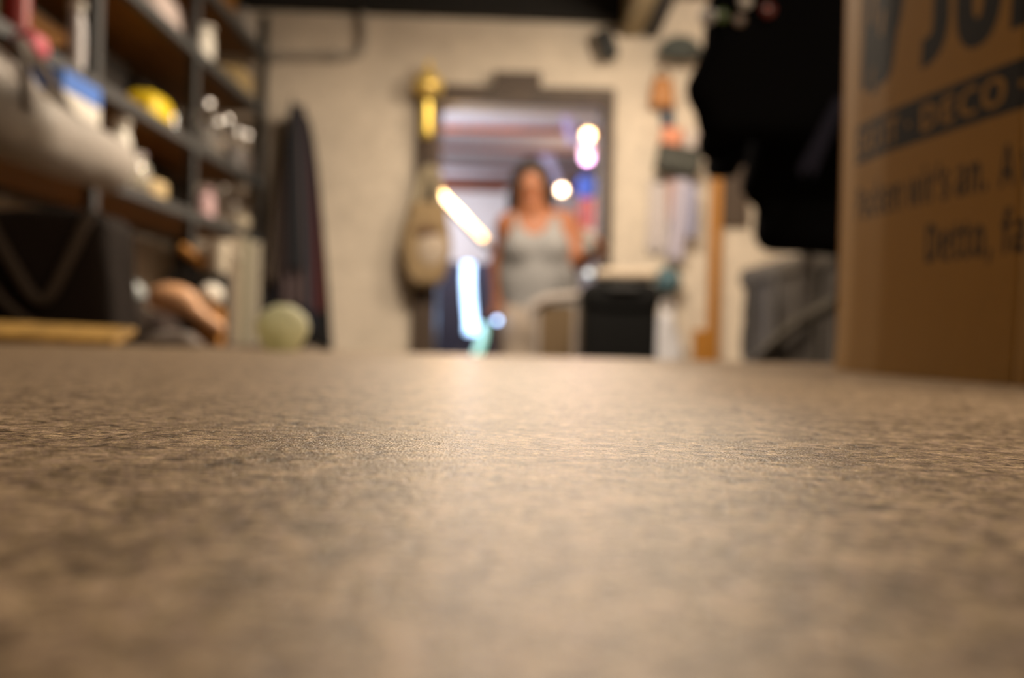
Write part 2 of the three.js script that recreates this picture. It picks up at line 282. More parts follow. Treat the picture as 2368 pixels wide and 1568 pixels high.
// ---------------------------------------------------------------- cardboard box with print
{
  const L = .72, H = .66, Wd = .40, o = V(.468, TY, -1.60);          // far lower corner of the printed face; s runs along the face towards the camera
  const t = thing('cardboard_box', 'brown cardboard box with dark printed lettering standing on the table', 'box', o);
  t.rotation.y = Math.atan2(.067, .46);                              // local +z runs along the printed face
  const cw = 2048, ch = Math.round(cw * H / L), cv = document.createElement('canvas'); cv.width = cw; cv.height = ch;
  const x = cv.getContext('2d'), S = cw / L, ink = '#1b1a1c', paper = '#a37b36';
  x.fillStyle = paper; x.fillRect(0, 0, cw, ch);
  for (let i = 0; i < 5200; i++) { const q = rnd(); x.fillStyle = q < .5 ? 'rgba(120,82,40,.10)' : 'rgba(225,180,115,.10)'; x.fillRect(rnd() * cw, rnd() * ch, 2 + rnd() * 3, 10 + rnd() * 60); }
  const X = s => s * 1.055 * S, Y = h => ch - (h - .007) * S;                       // s along the face, h above the table
  x.fillStyle = ink;
  x.fillRect(X(.092), Y(.360), X(.7) - X(.092), (.055) * S);
  const write = (str, s0, s1, base, cap, font, col) => {             // text fitted between s0 and s1
    x.save(); x.fillStyle = col; const px = cap * S / .73; x.font = font.replace('$', Math.round(px)); const w = x.measureText(str).width;
    x.translate(X(s0), Y(base)); x.scale((s1 - s0) * 1.055 * S / w, 1); x.textBaseline = 'alphabetic'; x.fillText(str, 0, 0); x.restore();
  };
  write('DO IT', .100, .222, .316, .034, 'bold $px sans-serif', paper);
  x.fillStyle = paper; for (const s of [.245, .460]) { x.beginPath(); x.arc(X(s), Y(.332), .0045 * S, 0, 7); x.fill(); }
  write('DECO', .268, .438, .316, .034, 'bold $px sans-serif', paper);
  write('GARDEN', .485, .692, .316, .034, 'bold $px sans-serif', paper);
  write('Packen wir’s an.', .096, .410, .224, .047, 'bold $px sans-serif', ink);
  write('A vous de jouer.', .428, .712, .224, .047, 'bold $px sans-serif', ink);
  write('Detto, fatto.', .290, .550, .150, .048, 'bold $px sans-serif', ink);
  x.strokeStyle = ink; x.lineCap = 'butt'; x.lineJoin = 'round';
  const stroke = (w, pts) => { x.lineWidth = w * S; x.beginPath(); pts.forEach((p, i) => i ? (p.length > 2 ? x.quadraticCurveTo(X(p[2]), Y(p[3]), X(p[0]), Y(p[1])) : x.lineTo(X(p[0]), Y(p[1]))) : x.moveTo(X(p[0]), Y(p[1]))); x.stroke(); };
  stroke(.036, [[.312, .57], [.312, .452], [.272, .415, .312, .412]]);                                            // J
  stroke(.034, [[.358, .57], [.358, .45], [.383, .410, .358, .410], [.408, .45, .408, .410], [.408, .57]]);        // U
  stroke(.028, [[.452, .395], [.458, .57], [.490, .43], [.522, .57], [.528, .395]]);                              // M
  write('BO', .548, .700, .398, .165, 'bold $px sans-serif', ink);
  x.lineCap = 'round';                                               // the emblem left of the big letters: rounded strokes running up and to the right
  for (const [s0, h0, s1, h1, w] of [[.122, .425, .128, .56, .040], [.150, .415, .180, .60, .040], [.180, .428, .222, .60, .052], [.205, .48, .235, .60, .034], [.138, .45, .150, .50, .03]]) stroke(w, [[s0, h0], [s1, h1]]);
  x.strokeStyle = paper; for (const [s0, h0, s1, h1, w] of [[.139, .50, .152, .62, .012], [.166, .475, .172, .50, .010], [.136, .408, .144, .432, .006]]) stroke(w, [[s0, h0], [s1, h1]]);
  const map = new THREE.CanvasTexture(cv); map.colorSpace = THREE.SRGBColorSpace; map.anisotropy = 8;
  // printed side: slightly bulging panel, its far end turning round the corner
  const off = s => (s < .095 ? .26 * (.095 - s) + .0105 : s < .20 ? .10 * (.20 - s) : s < .24 ? 0 : .09 * (s - .24) ** 2);
  const ss = []; for (let i = 0; i <= 60; i++) ss.push(Math.pow(i / 60, 1.5) * L); ss.push(.4885, .4905, .4915, .4935); ss.sort((a, b) => a - b);
  const ns = ss.length - 1, nh = 20, pos = [], uv = [], idx = [];
  for (let j = 0; j <= nh; j++) for (let i = 0; i <= ns; i++) {
    const s = ss[i], h = j / nh * H, crease = s > .4895 && s < .4925 ? .006 : 0, flare = .006 * Math.pow(1 - j / nh, 10);
    const corner = s < .008 ? .008 - Math.sqrt(Math.max(0, .008 ** 2 - (.008 - s) ** 2)) : 0;
    pos.push(off(s) + corner + crease - flare, h, s); uv.push(s / L, h / H);
  }
  for (let j = 0; j < nh; j++) for (let i = 0; i < ns; i++) { const a = j * (ns + 1) + i, b = a + 1, c = b + ns + 1, d = a + ns + 1; idx.push(a, b, c, a, c, d); }
  const g = new THREE.BufferGeometry(); g.setAttribute('position', new THREE.Float32BufferAttribute(pos, 3)); g.setAttribute('uv', new THREE.Float32BufferAttribute(uv, 2)); g.setIndex(idx); g.computeVertexNormals();
  part('printed_side', g, std(0xffffff, .8, { map, side: THREE.DoubleSide }), t, V(0, .001, 0), 'side panel with dark printed lettering');
  part('body', box(Wd - .04, H - .006, L - .008, .006), kraftMat, t, V(.036 + (Wd - .04) / 2, H / 2, L / 2 + .003));
  part('far_edge', box(.03, H - .004, .01, .004), kraftMat, t, V(.048, H / 2, .004));
  part('top_flap', box(Wd / 2, .005, L - .01, .002), kraftMat, t, V(.036 + Wd / 4, H + .003, L / 2));
  part('top_flap', box(Wd / 2 - .03, .005, L - .01, .002), kraftMat, t, V(.01 + Wd * .72, H + .003, L / 2));
}

// ---------------------------------------------------------------- steel shelving along the left wall
const SX = -1.25, SD = .44, LV = [.74, 1.256, 1.53, 1.89, 2.17], POSTS = [2.16, 3.11, 4.06, 5.17];
{
  const t = thing('shelving_rack', 'grey steel shelving rack with brown board decks along the left wall', 'shelving', V(SX, 0, -3.58));
  const lx = .045, th = .004;
  for (const D of POSTS) for (const x of [-.022, -SD + .022]) {
    const g = join([boxAt(lx, 2.36, th, 0, 1.18, 0, .001), boxAt(th, 2.36, lx, x > -.1 ? lx / 2 : -lx / 2, 1.18, lx / 2, .001)]);
    part('post', g, steel, t, V(x, 0, -D + 3.58));
  }
  for (const y of LV) for (let b = 0; b < 3; b++) {
    const z0 = -POSTS[b] + 3.58, z1 = -POSTS[b + 1] + 3.58, zc = (z0 + z1) / 2, w = z0 - z1 - .01;
    part('deck', boxAt(SD - .06, .016, w, 0, 0, 0, .002), boardMat, t, V(-SD / 2, y - .008, zc));
    part('edge_rail', join([boxAt(.004, .042, w, 0, -.021, 0, .001), boxAt(.03, .004, w, -.013, -.04, 0, .001)]), steel, t, V(0, y + .002, zc));
    part('edge_rail', boxAt(.004, .042, w, 0, -.021, 0, .001), steel, t, V(-SD, y + .002, zc));
  }
}
function onShelf(px, lv, inset) {                                   // point on shelf deck lv, inset behind its front edge, seen at column px
  let a = 1.5, b = 6; const x = SX - inset, y = LV[lv];
  for (let i = 0; i < 50; i++) { const m = (a + b) / 2; if (proj(V(x, y, -m))[0] < px) a = m; else b = m; }
  return V(x, y + .001, -(a + b) / 2);
}
function bottle(name, label, px, lv, inset, r, h, body, cap, cat = 'bottle', neck = .35) {
  const p = onShelf(px, lv, inset), t = thing(name, label, cat, p);
  part('body', lathe([[0, 0], [r * .94, 0], [r, r * .08], [r, h * .62], [r * .9, h * .72], [r * neck, h * .82], [r * neck, h * .88], [0, h * .88]]), body, t);
  part('cap', lathe([[0, h * .86], [r * neck * 1.25, h * .86], [r * neck * 1.25, h * .985], [r * neck * 1.1, h], [0, h]]), cap, t); return t;
}
{ // level 1 (lowest of the shelves above the table): grey bag and the things beside it
  const t = thing('grey_bag', 'large slumped grey cloth bag with a handle on the lowest shelf over the brown tote', 'bag', V(SX - .09, LV[1] + .003, -2.68));
  const cg = cloth(lin(.54, .49, .44), { roughness: .6 });
  const g = surfaceNet((x, y, z) => {
    const k = clamp((z + .36) / .72, 0, 1), hh = lerp(.085, .19, smooth(-.04, .10, z)), half = lerp(.16, .18, k);      // +z is nearer the camera: taller
    const d = Math.max(rbox(x, y, z, V(0, hh / 2, 0), half * (1 - .3 * clamp(y / hh, 0, 1)), hh / 2, .36, .04) - .016 * fbm3(x * 9, y * 7 + 3, z * 7), .008 - y);
    const u = smin(d, capsule(x, y, z, V(.185, .0, .27), V(.180, .0, -.27), .088, .078), .07) - .006 * fbm3(x * 11, y * 9, z * 8 + 4);
    return Math.max(u, -rbox(x, y, z, V(-.10, -.30, 0), .205, .308, .6, .004));                          // the belly sags over the shelf edge
  }, V(-.30, -.16, -.56), V(.32, .34, .56), .013);
  part('bag_body', g, cg, t);
  part('handle', tube([V(.24, .02, .34), V(.22, .12, .33), V(.17, .20, .25), V(.18, .16, .15), V(.25, .03, .09)], .013), cloth(lin(.33, .29, .26)), t);
  const b = thing('blue_white_carton', 'white carton with a bright blue upper part lying on the grey bag', 'carton', V(-1.29, LV[1] + .10, -2.89));
  part('carton_body', box(.16, .072, .25), white, b, V(0, .036, 0)); part('blue_top', box(.162, .056, .252), std(lin(.07, .22, .72), .45), b, V(0, .100, 0), 'bright blue top');
  single('pink_pouch', sack(.07, .06, .10, .006, 14, 3, .2, .008), std(lin(.72, .10, .16), .5), V(P(68, 166, 2.56).x, LV[1] + .202, -2.56), 'small pink pouch on top of the grey bag', 'pouch');
  bottle('white_bottle', 'white plastic bottle with a wide neck beside the grey bag', 272, 1, .06, .042, .225, white, white, 'bottle', .7);
  const j = onShelf(306, 1, .065), jt = thing('glass_jar', 'squat rounded glass jar in front of the white bottle', 'jar', j);
  part('jar_body', lathe([[0, 0], [.04, 0], [.055, .012], [.062, .05], [.055, .09], [.04, .105], [.040, .118], [.036, .118], [.036, .105], [.051, .088], [.058, .05], [.05, .014], [0, .008]]), new THREE.MeshPhysicalMaterial({ color: lin(.92, .9, .82), roughness: .12, transmission: .75, thickness: 0 }), jt);
  part('lid', cyl(.042, .042, .016), chrome, jt, V(0, .127, 0));
  const cr = onShelf(345, 1, .07); single('cream_tin', lathe([[0, 0], [.055, 0], [.062, .008], [.062, .05], [.058, .06], [.03, .072], [0, .075]]), std(lin(.62, .47, .25), .5), cr, 'round cream coloured tin on the lowest shelf near the steel post', 'tin');
  bottle('pink_cup', 'small pale pink bottle on the lowest shelf by the wall', 476, 1, .05, .036, .13, std(lin(.62, .42, .44), .4), std(lin(.62, .42, .44), .4), 'bottle', .6);
  for (const [px, r, h, lab] of [[512, .036, .16, 'tall clear glass jar on the lowest shelf beside the pale pink bottle'], [538, .042, .11, 'short clear glass jar with steel lid on the lowest shelf']]) {
    const q = thing('preserving_jar', lab, 'jar', onShelf(px, 1, .06)); part('jar_body', lathe([[0, 0], [r, 0], [r, h * .8], [r * .7, h * .92], [r * .7, h]]), glass, q); part('lid', cyl(r * .76, r * .76, .014), chrome, q, V(0, h + .007, 0));
  }
  single('beige_ball', new THREE.SphereGeometry(.045, 28, 20), std(lin(.50, .44, .33), .7), onShelf(557, 1, .05).add(V(0, .045, 0)), 'beige ball at the far end of the lowest shelf', 'ball');
  single('cream_box', box(.12, .20, .10), std(lin(.46, .41, .31), .8), onShelf(558, 1, .20).add(V(0, .10, 0)), 'cream box behind the beige ball on the lowest shelf', 'box');
}
{ // level 2
  const y = onShelf(345, 2, .10); single('yellow_bag', sack(.15, .115, .23, .018, 11, 9, .3, .01), std(lin(.78, .56, .015), .5), V(y.x, y.y, y.z + .02), 'crumpled bright yellow plastic bag on the middle shelf', 'bag');
  bottle('white_spray_bottle', 'tall white bottle with a pale cap on the middle shelf near the blue carton', 174, 2, .05, .026, .215, std(lin(.66, .64, .66), .4), white, 'bottle', .75);
  single('navy_box', box(.10, .10, .08), std(lin(.012, .025, .10), .5), onShelf(146, 2, .13).add(V(0, .05, 0)), 'small navy blue box beside the tall white bottle', 'box');
  bottle('red_bottle', 'red bottle with a pale cap on the middle shelf', 34, 2, .06, .036, .20, std(lin(.36, .03, .03), .4), std(lin(.8, .7, .66), .5));
  single('olive_box', box(.14, .17, .12), std(lin(.10, .085, .03), .7), onShelf(-75, 2, .15).add(V(0, .085, 0)), 'dark olive box beside the red bottle', 'box');
  const cup = thing('drinking_glass', 'clear drinking glass at the end of the yellow bag', 'glass', onShelf(412, 2, .05)); part('glass_body', lathe([[0, 0], [.028, 0], [.036, .10], [.0335, .10], [.026, .006], [0, .006]]), glass, cup);
  const js = [[474, .045, .20, .06], [498, .04, .15, .05], [520, .045, .24, .12], [545, .04, .17, .05], [566, .045, .21, .08]];
  const labs = ['first', 'second', 'third', 'fourth', 'fifth'];
  js.forEach(([px, r, h, ins], i) => {
    const q = thing('storage_jar', `${['wide', 'short', 'tallest', 'narrow', 'large'][i]} clear storage jar, ${labs[i]} from the steel post on the middle shelf`, 'jar', onShelf(px, 2, ins), 'storage jars on the middle shelf');
    part('jar_body', lathe([[0, 0], [r, 0], [r, h * .85], [r * .75, h * .95], [r * .75, h]]), glass, q); part('contents', lathe([[0, .004], [r * .92, .004], [r * .92, h * .55], [0, h * .58]]), std([lin(.16, .15, .14), lin(.20, .17, .14), lin(.06, .05, .05), lin(.20, .19, .19), lin(.1, .08, .07)][i], .8), q);
    part('lid', cyl(r * .8, r * .8, .018), chrome, q, V(0, h + .009, 0));
  });
}
{ // level 3 and 4
  const a = onShelf(355, 3, .155); single('pale_pink_bundle', sack(.18, .20, .36, .012, 8, 21, .3, .014), cloth(lin(.84, .70, .66)), V(a.x, a.y, a.z + .02), 'pale pink bundle of cloth on the shelf under the top shelf', 'bundle');
  bottle('white_jar', 'white oval jar beside the steel post on the upper shelf', 470, 3, .05, .042, .15, white, white, 'jar', .8);
  single('tan_box', box(.16, .13, .26), std(lin(.44, .33, .16), .8), onShelf(530, 3, .12).add(V(0, .065, 0)), 'tan box at the far end of the upper shelf', 'box');
  single('grey_parcel', box(.20, .14, .22), std(lin(.36, .33, .30), .8), onShelf(532, 4, .14).add(V(0, .07, 0)), 'grey parcel at the far end of the top shelf', 'parcel');
  single('brown_crate', box(.30, .18, .5), boardMat, onShelf(430, 4, .20).add(V(0, .09, 0)), 'brown wooden box on the top shelf', 'box');
}
{ // table-level shelf: dark tote, small things, and things lying on the table's far left end
  const bench = thing('dark_bench', 'low dark wooden bench between the table and the shelving rack', 'bench', V(-1.06, 0, -3.14));
  part('bench_top', box(.35, .03, 1.82), darkWood, bench, V(0, LV[0] - .015, 0)); for (const sx of [-1, 1]) for (const sz of [-1, 1]) part('leg', box(.05, LV[0] - .03, .05), darkWood, bench, V(sx * .14, (LV[0] - .03) / 2, sz * .85));
  const t = thing('brown_tote', 'large dark brown leather tote bag with a drooping strap under the grey bag', 'bag', V(-1.06, LV[0] + .001, -2.42));
  const lm = new THREE.MeshPhysicalMaterial({ color: lin(.020, .014, .011), roughness: .8, specularIntensity: .2, bumpMap: fuzzBump, bumpScale: .002 }), sm = std(lin(.06, .042, .030), .8);
  part('tote_body', surfaceNet((x, y, z) => Math.max(rbox(x, y, z, V(0, .16, 0), .17 - .03 * clamp(y / .32, 0, 1), .16, .10, .04) - .010 * fbm3(x * 7, y * 6, z * 6 + 2), .002 - y), V(-.25, -.03, -.17), V(.25, .39, .17), .012), lm, t);
  part('strap', tube([V(-.13, .31, .10), V(-.06, .20, .115), V(.015, .11, .118), V(.07, .20, .115), V(.11, .31, .10)], .013), sm, t); part('strap', tube([V(-.15, .22, .10), V(-.10, .14, .115), V(.0, .055, .118), V(.10, .04, .115)], .011), sm, t);
  const yb = single('yellow_board', box(.44, .014, .10, .003), paleWood, V(P(325, 766, 2.13).x - .22, TY + .023, -2.07), 'pale yellow wooden board lying on the far left of the table', 'board'); yb.rotation.set(.26, -.085, 0);
}
{ // boxes at the shelf backs; black ones added so the gaps stay dark
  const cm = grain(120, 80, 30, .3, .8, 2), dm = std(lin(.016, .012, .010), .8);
  let n = 0;
  for (const [lv, D, w, h, m, lab] of [[1, 3.42, .40, .19, dm, 'added black box darkening the shelf back behind the glass jar on the lowest shelf'], [1, 3.82, .34, .17, dm, 'added black box darkening the shelf back behind the cream tin'], [2, 3.40, .42, .24, cm, 'brown storage box behind the yellow bag'], [2, 3.83, .34, .27, dm, 'added black box darkening the shelf back beside the drinking glass'],
    [2, 2.90, .32, .26, dm, 'added black box darkening the shelf back behind the tall white bottle'], [1, 4.45, .60, .21, dm, 'added long black box darkening the shelf back behind the preserving jars'], [2, 4.45, .60, .26, dm, 'added long black box darkening the shelf back behind the storage jars'], [3, 4.45, .60, .20, cm, 'long brown storage box behind the white jar']])
    { const t = thing('shelf_filler_box', lab, 'box', V(SX - .33, LV[lv] + .001, -D), 'storage boxes at the back of the rack'); part('box_body', box(.14, h * .8, w, .006), m, t, V(0, h * .4, 0)); part('lid', box(.15, h * .2, w + .012, .006), m, t, V(0, h * .9, 0)); }
}
function leanItem(name, label, cat, g, m, px, py, D, rz = 0, ry = 0) { const o = single(name, g, m, P(px, py, D), label, cat); o.rotation.set(0, ry, rz); return o; }
{
  // right bay of the table-level shelf
  const y0 = LV[0] + .001;
  const at = (px, ins) => onShelf(px, 0, ins);
  const cup = thing('grey_bowl', 'pale blue grey bowl upside down on a dark pot', 'bowl', P(294, 690, 3.0));
  const pot = thing('dark_pot', 'dark brown pot under the blue grey bowl', 'pot', V(cup.position.x, y0, cup.position.z)), ph = cup.position.y - y0;
  part('pot_body', lathe([[0, 0], [.05, 0], [.062, ph * .5], [.05, ph], [.046, ph], [.05, ph * .5], [0, .01]]), std(lin(.03, .02, .014), .4), pot);
  part('bowl_body', lathe([[.052, 0], [.055, .004], [.05, .03], [.03, .05], [0, .054]]), std(lin(.32, .36, .37), .35), cup);
  const dc = thing('dark_cloth_heap', 'heap of dark brown cloth under the peach coloured wooden form', 'cloth', V(P(345, 700, 3.28).x, y0, -3.28)); part('heap', sack(.18, .10, .20, .02, 9, 40, .4, .012), cloth(lin(.035, .018, .012)), dc);
  const pf = thing('wooden_form', 'peach coloured rounded wooden form with a tapering handle', 'wooden form', P(395, 690, 3.45));
  part('head', surfaceNet((x, y, z) => smin(ellip(x, y, z, V(0, 0, 0), .085, .05, .05), capsule(x, y, z, V(.05, -.025, 0), V(.16, -.095, 0), .034, .024), .03), V(-.12, -.16, -.08), V(.22, .08, .08), .007), std(lin(.62, .34, .18), .45), pf);
  const bp = P(448, 594, 3.68), ah = thing('amber_brush', 'amber wooden brush tilted beside a white mug', 'brush', bp);
  part('brush_back', box(.125, .034, .05, .014), amberWood, ah); ah.rotation.z = -.62; part('bristles', box(.10, .03, .036, .004), std(lin(.02, .016, .012), .9), ah, V(0, -.031, 0));
  const ct = P(460, 636, 3.68).y, dk = single('black_case', box(.20, ct - y0, .12), std(lin(.012, .012, .013), .6), V(P(462, 596, 3.68).x, y0 + (ct - y0) / 2, -3.68), 'black case under the amber brush', 'case');
  const mug = thing('white_mug', 'beige white mug standing on the black case', 'mug', V(P(504, 642, 3.69).x, ct + .001, -3.69)); part('mug_body', lathe([[0, 0], [.036, 0], [.04, .01], [.04, .12], [.036, .12], [.035, .012], [0, .01]]), std(lin(.5, .44, .35), .5), mug); part('mug_handle', new THREE.TorusGeometry(.028, .007, 10, 20).translate(.042, .06, 0), std(lin(.5, .44, .35), .5), mug);
  const wb = P(488, 684, 3.56); single('white_ball', new THREE.SphereGeometry(.042, 28, 20), std(lin(.74, .70, .62), .6), wb, 'white ball on a brown block in front of the black case', 'ball');
  single('brown_block', box(.08, wb.y - .042 - y0, .08), amberWood, V(wb.x, y0 + (wb.y - .042 - y0) / 2, wb.z), 'brown wooden block under the white ball', 'block');
  // pale slats at the far end of the rack
  [[548, 545, .04, lin(.48, .40, .30)], [570, 552, .04, lin(.40, .37, .27)], [592, 560, .04, lin(.42, .38, .30)]].forEach(([px, py, w, c], i) => {
    const p = P(px, py, 4.55), h = p.y; single('wooden_lath', box(w, h, .022), std(c, .8), V(p.x, h / 2, -4.55), `${['warm beige', 'greenish beige', 'greyish beige'][i]} upright lath beside the hanging scarves`, 'lath', 'pale laths at the end of the rack');
  });
  const rg = thing('crumpled_rag', 'crumpled pale grey rag at the far edge of the table', 'rag', V(P(400, 790, 2.06).x, TY + .001, -2.06)); part('rag_body', sack(.10, .03, .08, .010, 18, 61, .5, .006), cloth(lin(.34, .29, .26)), rg);
  const gv = thing('green_globe_vase', 'round pale yellow green glazed vase at the far edge of the table', 'vase', V(P(652, 800, 2.02).x, TY + .001, -2.02));
  part('vase_body', lathe([[0, 0], [.028, 0], [.034, .004], [.049, .03], [.052, .046], [.046, .066], [.03, .080], [.02, .084], [.018, .088], [.014, .088], [.014, .08], [.03, .07], [0, .01]]), new THREE.MeshPhysicalMaterial({ color: lin(.88, .89, .68), roughness: .9, transmission: .5, thickness: 0, side: THREE.DoubleSide }), gv);
}

// ---------------------------------------------------------------- things on the plastered wall
{
  const hk = P(697, 258, DW - .02), t = thing('wall_hook', 'dark iron wall hook holding the scarves', 'hook', V(hk.x, hk.y, -DW));
  part('plate', box(.03, .07, .008, .003), steel, t, V(0, .0, .004)); part('prong', tube([V(0, -.01, .006), V(0, -.01, .08), V(0, -.008, .235), V(0, .03, .245)], .005), steel, t);
  const sc = [['black', lin(.010, .010, .011), .02, .03, .115, .05, 3], ['dark olive', lin(.065, .055, .022), -.04, .06, .085, -.045, 4], ['dark red', lin(.11, .018, .015), .045, .075, .075, .085, 3],
    ['dark navy', lin(.016, .022, .040), -.01, .095, .10, -.02, 4], ['grey brown', lin(.12, .09, .07), -.055, .118, .05, -.10, 3], ['plum grey', lin(.11, .078, .082), .02, .125, .055, .02, 3], ['dark grey', lin(.030, .032, .040), .03, .148, .030, .05, 3]];
  sc.forEach(([n, c, dx, dz, hb, lean, f], i) => {
    const len = [1.18, .92, 1.0, 1.10, .86, .98, .80][i];
    const s = single('hanging_scarf', drape(.016, hb * 1.3, len, f, .010, i * 1.3, lean * .7, .5, .006), cloth(c), V(hk.x, hk.y - .002, -DW + .022 + .032 * i), `${n} scarf in the bunch hanging from the wall hook`, 'scarf', 'scarves on the wall hook');
  });
}
{ // brass bell lamp at the corner of the door casing
  const b = P(990, 196, DW - .10), t = thing('brass_bell', 'polished brass bell with a long yellow tassel at the corner of the door casing', 'bell', V(b.x, b.y, -DW + .10));
  part('globe', lathe([[0, .085], [.02, .08], [.035, .062], [.066, .034], [.078, -.005], [.070, -.04], [.045, -.058], [0, -.062]]), brass, t);
  part('finial', lathe([[0, .125], [.010, .12], [.016, .105], [.010, .09], [.012, .07], [0, .07]]), brass, t);
  part('cylinder', lathe([[0, -.075], [.024, -.075], [.028, -.09], [.028, -.24], [.02, -.262], [0, -.265]]), std(lin(.86, .66, .14), .3, { metalness: .6 }), t);
  part('bracket', bar(V(0, .02, -.10), V(0, .02, -.04), .008), brass, t); part('link', bar(V(0, -.055, 0), V(0, -.08, 0), .006), brass, t);
  part('cord', bar(V(0, -.26, 0), V(.005, -.36, 0), .010), std(lin(.08, .045, .025), .8), t);
}
{ // canvas shoulder bag on the left jamb
  const h = P(992, 392, DW - .12), t = thing('canvas_bag', 'khaki canvas shoulder bag with a pale patch hanging on the door casing', 'bag', V(h.x, h.y, -DW + .10));
  const k = cloth(lin(.36, .255, .135)), pl = cloth(lin(.56, .46, .36)), yb = M(DW, 660 - 392);
  part('strap', tube([V(-.085, -.33, .03), V(-.055, -.16, .01), V(-.012, 0, -.01), V(.02, 0, -.01), V(.05, -.16, .02), V(.075, -.36, .05)], .024), cloth(lin(.50, .42, .28)), t);
  part('bag_body', surfaceNet((x, y, z) => { const v = clamp((y + yb) / (yb - .14), 0, 1), w = .07 + .06 * Math.sin(Math.min(1, v * 1.25) * Math.PI * .86); return rbox(x + .004, y, z, V(0, -(yb + .16) / 2, .02), w, (yb - .16) / 2, .055, .05) - .010 * fbm3(x * 12, y * 9, z * 12); }, V(-.2, -yb - .04, -.08), V(.2, -.08, .12), .01), k, t);
  part('patch', surfaceNet((x, y, z) => ellip(x, y, z, V(.03, -.40, .06), .075, .10, .03) - .006 * fbm3(x * 14, y * 12, z * 8), V(-.07, -.53, .01), V(.13, -.27, .11), .008), pl, t, null, 'pale cloth patch');
  part('flap', surfaceNet((x, y, z) => ellip(x, y, z, V(.0, -.31, .065), .075, .035, .022), V(-.1, -.37, .03), V(.1, -.26, .1), .008), cloth(lin(.17, .10, .055)), t, null, 'darker brown flap');
  part('hook', bar(V(.004, .0, -.10), V(.004, -.002, .01), .007), steel, t);
}
{ // small dark loudspeaker hanging from the joist, right of the door
  const a = P(1402, 104, DW - .11), t = thing('small_speaker', 'small black loudspeaker tilted on a bracket above the door casing', 'speaker', a); t.rotation.z = .35;
  part('cabinet', box(.085, .15, .09, .02), std(lin(.010, .012, .010), .6), t); part('grille', cyl(.03, .03, .006, 24).rotateX(Math.PI / 2), std(lin(.02, .02, .02), .9), t, V(0, .02, .047)); part('grille', cyl(.018, .018, .006, 20).rotateX(Math.PI / 2), std(lin(.02, .02, .02), .9), t, V(0, -.04, .047));
  part('bracket', bar(V(0, .06, 0), V(.01, .08, -.108), .012), std(lin(.05, .06, .05), .6), t);
}
